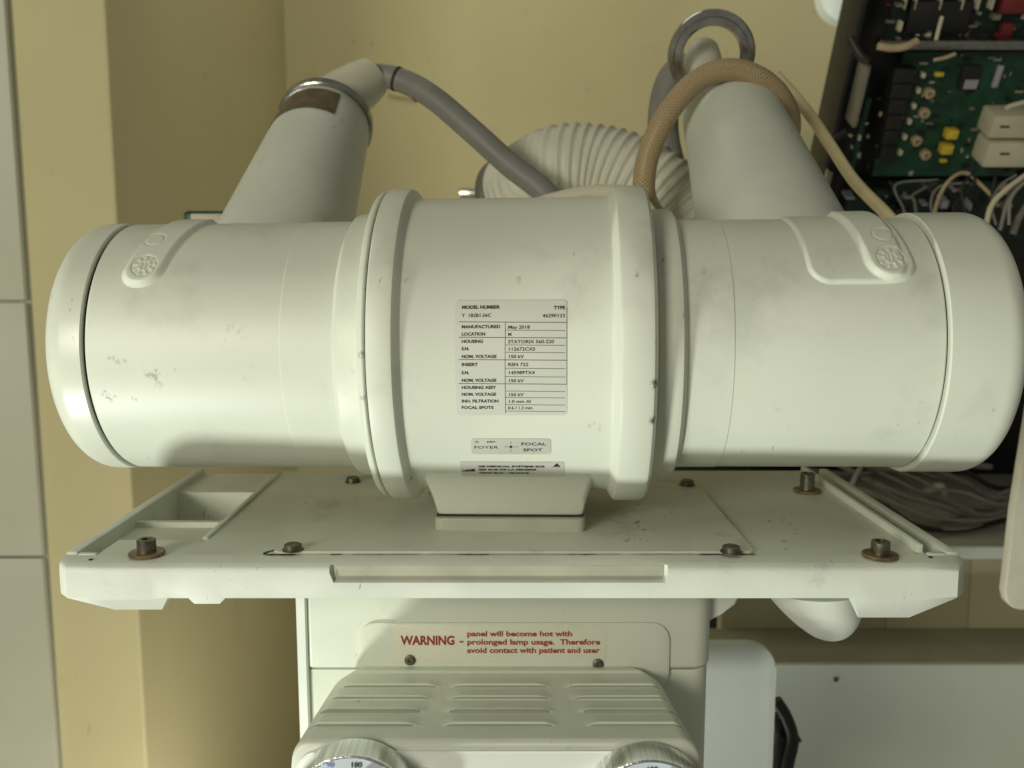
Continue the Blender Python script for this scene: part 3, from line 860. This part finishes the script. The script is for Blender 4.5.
# ------------------------------------------------------------------ room behind
DB, DP = 2.10, 1.178
XW = (290-512)/F*DB
YBK = at(512,200,DB).y
bm = box((XW, YBK, -1.6), (2.2, YBK+.1, 1.6)); tag(obj('wall_back', bm, M_WALL, smooth=0), kind='structure')
YPIL = at(116,200,DP).y
bm = box((XW-.02, YPIL+.0, -1.6), (XW, YBK+.1, 1.6)); tag(obj('wall_side', bm, M_WALL2, smooth=0), kind='structure')
bm = box((-1.6, YPIL-.004, -1.6), (XW+.0015, YPIL+.12, 1.6), .004); tag(obj('wall_pillar', bm, M_WALL, smooth=0), kind='structure')
# grey cabinet at far left
cb = thing('cabinet', 'tall grey steel cabinet at the left edge beside the cream wall', 'cabinet', (-.80, YPIL-.06, -1.3))
xr = at(19,300,1.16).x; yc = YPIL-.016
zsm = at(10,302,1.16).z; zs2 = at(20,573,1.16).z
obj('carcass', box((xr-.6, yc+.011, -1.3), (xr, YPIL-.0045, 1.2), .002), M_CAB, cb)
for za, zb in ((zsm+.0015,1.19),(zs2+.0015,zsm-.0015),(-1.28,zs2-.0015)):
    obj('door', box((xr-.6, yc, za), (xr-.003, yc+.010, zb), .002), M_CAB, cb)
# trunking on the back wall and small plate
def onwall(px, py, y):
    d = at(px,py,1)-CAM; return CAM + d*((y-CAM.y)/d.y)
p = onwall(402,95,YBK); 
tk = obj('wall_clip', box((p.x-.03,YBK-.012,p.z-.006),(p.x+.035,YBK,p.z+.006),.002), M_WALL, None, loc=(p.x,YBK,p.z)); tk.rotation_euler=(0,R_(10),0)
tag(tk, 'small cream cable clip fixed to the wall below the grey cable', 'clip')
p = at(474,194,1.5)
o = obj('metal_plate', box((p.x-.025,p.y-.02,p.z-.006),(p.x+.05,p.y+.1,p.z+.007),.002), M_STEEL, None, loc=tuple(p))
tag(o, 'small grey metal plate just above the drum, left of the ribbed hose', 'plate')
# green box behind left barrel
p = at(203,220,.9)
g1 = thing('green_case', 'small dark green case peeping over the left barrel beside the neck', 'case', p)
obj('shell', box((p.x-.013,p.y-.02,p.z-.03),(p.x+.03,p.y+.02,p.z+.008),.004,3), M_PCB, g1)
obj('window', box((p.x-.005,p.y-.0215,p.z-.025),(p.x+.026,p.y-.019,p.z+.005),.001), M_CABT, g1)

# ------------------------------------------------------------------ electronics rack (leans toward the camera at the top)
P0 = at(830,210,1.20); P1 = at(880,0,1.037)
VB = (P1-P0); LB = VB.length; VB.normalize()
NRM = RT.cross(VB).normalized()
if NRM.dot(CAM-P0) < 0: NRM = -NRM
RM = Matrix((RT, VB, NRM)).transposed().to_4x4(); RM.translation = P0
def rk_(px, py, c=0):
    d = at(px,py,1)-CAM
    t = (P0+NRM*c-CAM).dot(NRM)/d.dot(NRM); q = CAM+d*t-P0
    return q.dot(RT), q.dot(VB)
def rthing(name, label, cat, group=None):
    o = thing(name, label, cat, group=group); o.matrix_world = RM; return o
def rbox(px0, py0, px1, py1, c0, c1, bev=0):
    a0, b0 = rk_(px0, py1, c1); a1, b1 = rk_(px1, py0, c1)
    return box((a0,b0,c0),(a1,b1,c1),bev)
rk1 = rthing('equipment_rack', 'open black electronics rack leaning behind the right neck', 'rack')
obj('back_panel', box((-.005,-.60,-.09),(.75,LB+.25,-.06)), M_BLK, rk1, local=True)
obj('side_plate', box((-.012,-.02,-.09),(-.006,LB+.25,-.02),.001), M_BLK, rk1, local=True)
obj('bracket', rbox(852,66,872,128,-.02,.012,.002), M_GALV, rk1, local=True)
obj('rail', rbox(880,41,1060,50,-.01,.010,.001), M_STEEL, rk1, local=True)
obj('rail', box((-.018,-.09,.0),(-.012,.06,.012),.001), M_STEEL, rk1, local=True)
rnd0 = random.Random(12)
b1 = rthing('circuit_board', 'dark upper circuit board above the metal rail in the rack', 'circuit board')
obj('board', rbox(884,-40,1060,40,-.03,-.026), M_PCBD, b1, local=True)
for x in (905,915,940,962,978,992): obj('connector', rbox(x,-6,x+4,10,-.026,-.012), M_IVORY, b1, local=True)
for x0,y0,x1,y1,m in ((898,22,904,32,M_IVORY),(925,30,933,40,M_IVORY),(905,2,975,34,M_BLK),(1000,-2,1030,14,M_REDP),(1000,24,1016,38,M_REDP)):
    obj('component', rbox(x0,y0,x1,y1,-.0255,-.015,.001), m, b1, local=True)
for k in range(44):
    x = rnd0.uniform(886,1022); y = rnd0.uniform(-8,38); w_ = rnd0.choice([1.5,2.5,4,9])
    obj('component', rbox(x,y,x+w_,y+rnd0.choice([1.5,2.5,5]),-.0265,rnd0.choice([-.022,-.016])), rnd0.choice([M_BLK,M_PCB,M_GALV,M_IVORY,M_CHIP,M_BLK,M_REDP]), b1, local=True)
b2 = rthing('circuit_board', 'large green circuit board with yellow blocks below the metal rail', 'circuit board')
obj('board', rbox(872,52,1060,176,-.028,-.024), M_PCB, b2, local=True)
for x0,y0,x1,y1,c,m in ((946,131,960,140,-.010,M_YEL),(941,146,955,155,-.010,M_YEL),
    (957,66,982,90,-.019,M_BLK),(992,66,1005,88,-.019,M_CHIP),(935,73,945,77,-.018,M_YEL),(940,160,948,163,-.018,M_YEL)):
    obj('component', rbox(x0,y0,x1,y1,-.0245,c,.0012), m, b2, local=True)
obj('chip_label', rbox(963,80,979,89,-.0185,-.0175), M_CHIP, b2, local=True)
for k in range(6):
    x = 924-4.6*k; y = 76+15.5*k
    obj('terminal', rbox(x-2.2,y-2.5,x+2.6,y+2.5,-.0245,-.014,.001), M_IVORY, b2, local=True)
    obj('connector', rbox(x-32+2*k,y-7,x-6,y+7.5,-.0245,-.006,.001), M_BLK, b2, local=True)
for x, y in ((935,99),(930,119),(922,147),(931,161)):
    a_, b__ = rk_(x, y)
    Mx = Matrix.Translation((a_,b__,-.0245)) @ Matrix.Rotation(-PI/2,4,'Y')
    obj('coil', lathe(bmesh.new(), [(0,.0065),(.008,.0065),(.009,.005),(.009,.0028),(.004,.0026)], Mx, 24), M_TAN, b2, local=True)
rnd_ = random.Random(3)
for k in range(82):
    x = rnd_.uniform(874,1022); y = rnd_.uniform(54,172); w = rnd_.choice([1.5,2,3,5,8]); h = rnd_.choice([1.2,1.6,2.4,4])
    obj('component', rbox(x,y,x+w,y+h,-.0245,-.021), rnd_.choice([M_BLK,M_IVORY,M_GALV,M_CHIP,M_BLK,M_PCBD,M_TAN]), b2, local=True)
for nm, y0, y1, lbl in (('relay',116,139,'upper white relay module at the right edge of the rack'),('relay',143,168,'lower white relay module at the right edge of the rack')):
    rl = rthing(nm, lbl, 'relay')
    obj('case', rbox(988-(6 if y0>140 else 0),y0,1050,y1,-.03,.012,.003), M_IVORY, rl, local=True)
    obj('slot', rbox(1000,y0+10,1010,y0+12,.0115,.0128), M_BLK, rl, local=True)
b3 = rthing('circuit_board', 'narrow dark green circuit board at the left side of the rack', 'circuit board')
obj('board', rbox(847,98,872,178,-.024,-.020), M_PCB, b3, local=True)
for k in range(14):
    x = rnd_.uniform(849,868); y = rnd_.uniform(100,174)
    obj('component', rbox(x,y,x+rnd_.choice([1.5,3]),y+rnd_.choice([1.5,3,5]),-.0205,-.015), rnd_.choice([M_CHIP,M_IVORY,M_BLK,M_BLK]), b3, local=True)
b4 = rthing('circuit_board', 'black power board with small parts at the foot of the rack', 'circuit board')
obj('board', rbox(838,182,1060,240,-.040,-.034), M_PCBD, b4, local=True)
for k in range(40):
    x = rnd_.uniform(842,1020); y = rnd_.uniform(184,214); w_ = rnd_.choice([2,3,6,9])
    obj('component', rbox(x,y,x+w_,y+rnd_.choice([2,4,7]),-.0345,rnd_.choice([-.028,-.02,-.012])), rnd_.choice([M_BLK,M_BLK,M_BLK,M_PCBD,M_GALV,M_CHIP,M_TAN]), b4, local=True)
# wires round the rack
def wire(pts, r, m, label, cat='wire', group=None):
    o = obj('wire', tube(bmesh.new(), pts, r, 10, 8), m, None, smooth=60, loc=tuple(pts[0])); tag(o, label, cat, group); return o
wire([at(932,222,1.05),at(940,195,1.05),at(952,178,1.05),at(966,173,1.05),at(980,184,1.05),at(996,200,1.05)], .0022, M_TAN, 'thin tan wire arched low in front of the rack')
wire([at(985,230,1.0),at(992,205,1.0),at(1008,188,1.0),at(1030,172,1.0)], .0030, M_IVORY, 'ivory wire curving below the lower relay')
wire([at(1000,230,1.02),at(1008,200,1.02),at(1016,188,1.02),at(1034,176,1.02)], .0022, M_WIRE, 'grey wire beside the ivory one below the relays')
wire([at(1006,108,1.0),at(1014,105,1.0),at(1030,101,1.0)], .0028, M_IVORY, 'short ivory wire above the upper relay')
wire([at(878,46,1.03),at(890,48,1.03),at(905,47,1.03),at(917,41,1.03)], .0042, M_TAN, 'tan wire draped over the metal rail of the rack')
wire([at(934,60,1.03),at(944,58,1.03),at(955,54,1.03)], .0022, M_TAN, 'short tan wire end just below the rail')
wire([at(936,40,1.02),at(939,28,1.02),at(942,17,1.02)], .0022, M_IVORY, 'upright ivory wire on the upper board')
wire([at(850,38,1.05),at(860,55,1.05),at(868,62,1.05)], .005, M_BLK, 'black cable at the upper left corner of the rack')
wire([at(826,148,1.12),at(834,140,1.12),at(846,132,1.12)], .004, M_BLK, 'black plug lead at the left side of the rack')
wire([at(1012,235,1.0),at(1020,215,1.0),at(1035,190,1.0)], .004, M_STEEL, 'grey metal rod at the lower right of the rack')
for k in range(9):
    x0 = 905+13*k; rr_ = random.Random(40+k)
    q = [(x0, 225), (x0+rr_.uniform(-14,14), 205+rr_.uniform(-6,6)), (x0+rr_.uniform(-10,22), 188+rr_.uniform(-8,8)), (x0+rr_.uniform(6,34), 176+rr_.uniform(-8,10))]
    wire([at(a_, b__, 1.09-.012*k) for a_, b__ in q], .0013+.0006*rr_.random(), rr_.choice([M_BLK, M_WIRE, M_WIRE, M_GREY]), 'thin dark wire of the tangle at the foot of the rack', 'wire', 'tangled wires at the foot of the rack')
# pale round fixture high on the wall
p = at(845,-4,1.5)
fx = obj('wall_fixture', lathe(bmesh.new(), [(-.004,.050),(.02,.048),(.03,.036),(.034,.002)], frame(p,(0,-1,0)), 40), M_CABW, None, loc=tuple(p))
tag(fx, 'pale rounded fixture on the wall above the rack corner', 'fixture')
p = at(868,5,1.15)
fx = obj('plastic_sheet', box((p.x-.016,p.y,p.z-.05),(p.x+.014,p.y+.003,p.z+.10),.001), M_CAB, None, loc=tuple(p)); 
tag(fx, 'pale green-grey plastic strip beside the upper circuit board', 'strip')

# ------------------------------------------------------------------ shelf, cable coil, lower right
sh = at(930,548,1.16)
SZ = sh.z
sf = thing('shelf', 'white-edged shelf carrying the tangled grey cables at right', 'shelf', sh)
obj('board', box((sh.x-.25,sh.y+.006,SZ-.012),(sh.x+.4,sh.y+.42,SZ),.001), M_CAB, sf)
obj('edge_strip', box((sh.x-.25,sh.y-.006,SZ-.013),(sh.x+.4,sh.y+.005,SZ+.003),.001), M_CABW, sf)
def shp(px, dy, up): 
    q = at(px,500,1.16); return Vector((q.x, sh.y+dy, SZ+up))
rc_ = random.Random(5)
for k in range(11):
    r = rc_.uniform(.0022, .0044); J = lambda a: rc_.uniform(-a, a)
    x0 = 895 + 6*k + J(10); up = .004+.0065*k
    pts = [shp(x0-34,.16+.008*k,up+.045+J(.012)), shp(x0+J(8),.09+J(.02),up+.026+J(.008)), shp(x0+40+J(8),.045+.004*k+J(.012),up+.008+J(.004)), shp(x0+85+J(10),.05+.003*k+J(.015),up*.7+.006+J(.003)), shp(x0+150,.09+J(.02),up+.02+J(.02))]
    wire(pts, r, rc_.choice([M_WIRE, M_WIRE, M_GREY, M_WIRE, M_BLK]), 'grey cable of the slack bundle lying on the shelf', 'cable', 'cables of the bundle on the shelf')
wire([shp(848,.10,.02), shp(862,.07,.05), shp(872,.06,.085), shp(886,.08,.10)], .0035, M_WIRE, 'thin pale cable rising steeply at the left of the shelf bundle', 'cable')
wire([shp(830,.06,.012), shp(868,.045,.010), shp(895,.06,.014), shp(925,.10,.02)], .004, M_WIRE, 'short grey cable lying flat at the left end of the shelf', 'cable')
wire([shp(835,.12,.085), shp(880,.11,.090), shp(930,.12,.072), shp(985,.10,.088), shp(1035,.12,.08)], .0045, M_WIRE, 'grey cable stretched along the top of the shelf bundle', 'cable')
wire([shp(840,.14,.07), shp(890,.13,.066), shp(940,.12,.075), shp(1000,.11,.066)], .004, M_GREY, 'dark grey cable just under the topmost cable on the shelf', 'cable')
wire([shp(950,.08,.055), shp(962,.07,.064), shp(972,.08,.05)], .006, M_IVORY, 'short pale plug lead on the cable bundle', 'cable')
# wall behind/below the shelf: brown tiled
yb = sh.y+.10
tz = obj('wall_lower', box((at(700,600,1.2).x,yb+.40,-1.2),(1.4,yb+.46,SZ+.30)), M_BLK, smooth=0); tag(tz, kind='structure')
bm = bmesh.new()
xt = at(715,600,1.24).x
for k in range(12):
    add_box(bm, (xt+.110*k+.0004, sh.y+.03, SZ-.30),(xt+.110*k+.1096, sh.y+.055, SZ-.0135), .001)
tl = obj('tiled_panel', bm, M_TILE, None, loc=(xt,sh.y+.03,SZ-.30)); tag(tl, 'brown tiled panel under the cable shelf', 'tiles')
# low white cabinet
fe = at(900,662,1.10); be = onz(900,636,fe.z)
lc = thing('low_cabinet', 'low white cabinet with olive top at the lower right', 'cabinet', (fe.x, fe.y, fe.z-.5))
x0 = at(700,662,1.1).x
obj('top', box((x0-.2,fe.y,fe.z-.004),(fe.x+.5,sh.y+.029,fe.z),.001), M_CABT, lc)
obj('front', box((x0-.2,fe.y+.002,fe.z-.6),(fe.x+.5,fe.y+.03,fe.z-.0045),.001), M_CABW, lc)
q = at(837,681,1.10)
obj('screw', lathe(bmesh.new(), [(0,.003),(.002,.003),(.003,.001)], frame((q.x,fe.y+.002,q.z),(0,-1,0)), 16), M_BOLT, lc)
# white rounded panel behind the collimator
pa = at(690,643,.84); pb = at(775,800,.84); yq = pa.y
bm = prism(bmesh.new(), rrect(pa.x-.08, pb.z-.1, onwall(775,700,yq).x, pa.z, .026, 8), 'y', yq, yq+.008, .001)
o = obj('white_panel', bm, M_PANEL, None, loc=(pa.x,yq,pb.z)); tag(o, 'white panel with rounded corner standing behind the collimator on the right', 'panel')
hp = [at(776,700,.9),at(787,718,.9),at(793,740,.9),at(788,765,.9),at(784,800,.9)]
o = wire(hp, .006, M_BLK, 'black cable hanging beside the rounded white panel', 'cable')
hp = [at(778,735,.91),at(793,741,.91),at(800,738,.91)]
wire(hp, .0035, M_BLK, 'short black cable end sticking out beside the white panel', 'cable')
hp = [at(778,715,.92),at(782,740,.92),at(780,770,.92),at(779,800,.92)]
wire(hp, .010, M_BLK, 'thick black cable partly hidden by the rounded white panel', 'cable')
# pale panel at right edge
yq = at(1010,500,.86).y
xa_, za_ = onwall(1004,608,yq).x, onwall(1004,610,yq).z
_, zb_ = 0, onwall(1020,405,yq).z
bm = prism(bmesh.new(), [(xa_+.016,za_),(xa_+.009,za_+.002),(xa_+.003,za_+.008),(xa_,za_+.018),(xa_+.004,za_+.10),(xa_+.012,zb_),(xa_+.25,zb_),(xa_+.25,za_)], 'y', yq, yq+.012, .0015)
o = obj('cream_panel', bm, M_BOOT, None, loc=(xa_,yq,za_)); tag(o, 'cream rounded panel cut off by the right edge of the photo', 'panel')

# ------------------------------------------------------------------ light
w = bpy.data.worlds.new('World'); S.world = w; w.use_nodes = True
bg = w.node_tree.nodes['Background']; bg.inputs[0].default_value = (1,.97,.78,1); bg.inputs[1].default_value = .135
def area(name, loc, target, size, power, col, sy=None):
    l = bpy.data.lights.new(name, 'AREA'); l.size = size; l.energy = power; l.color = col
    if sy: l.shape = 'RECTANGLE'; l.size_y = sy
    o = bpy.data.objects.new(name, l); COL.objects.link(o); o.location = loc
    o.rotation_euler = (Vector(target)-Vector(loc)).to_track_quat('-Z','Y').to_euler()
    return o
kd = Vector((-.56,-.50,-.60)).normalized()*2.6
l = bpy.data.lights.new('work_lamp', 'SPOT'); l.energy = 165; l.color = (.95,1,.93); l.shadow_soft_size = .19
l.spot_size = R_(28); l.spot_blend = .35
o = bpy.data.objects.new('work_lamp', l); COL.objects.link(o); o.location = kd
o.rotation_euler = (Vector((.02,-.02,-.06))-kd).to_track_quat('-Z','Y').to_euler()
area('room_lamp', (-1.25,-1.9,.40), (-.5,.6,0), .7, 24, (1,.96,.80))
area('wall_fill', (-.15,.80,1.05), (-.15,1.55,.10), .5, 1.5, (1,.98,.86))  # added fill out of view, brightens the back wall only
area('side_wall_fill', (-.20,.42,-.95), (-.52,.95,-.15), .4, 2.4, (1,.96,.82))  # added fill below the frame, lifts the lower side wall
S.view_settings.view_transform = 'Standard'; S.view_settings.look = 'None'
S.view_settings.exposure = 0.24; S.view_settings.gamma = 1
S.render.engine = 'CYCLES'
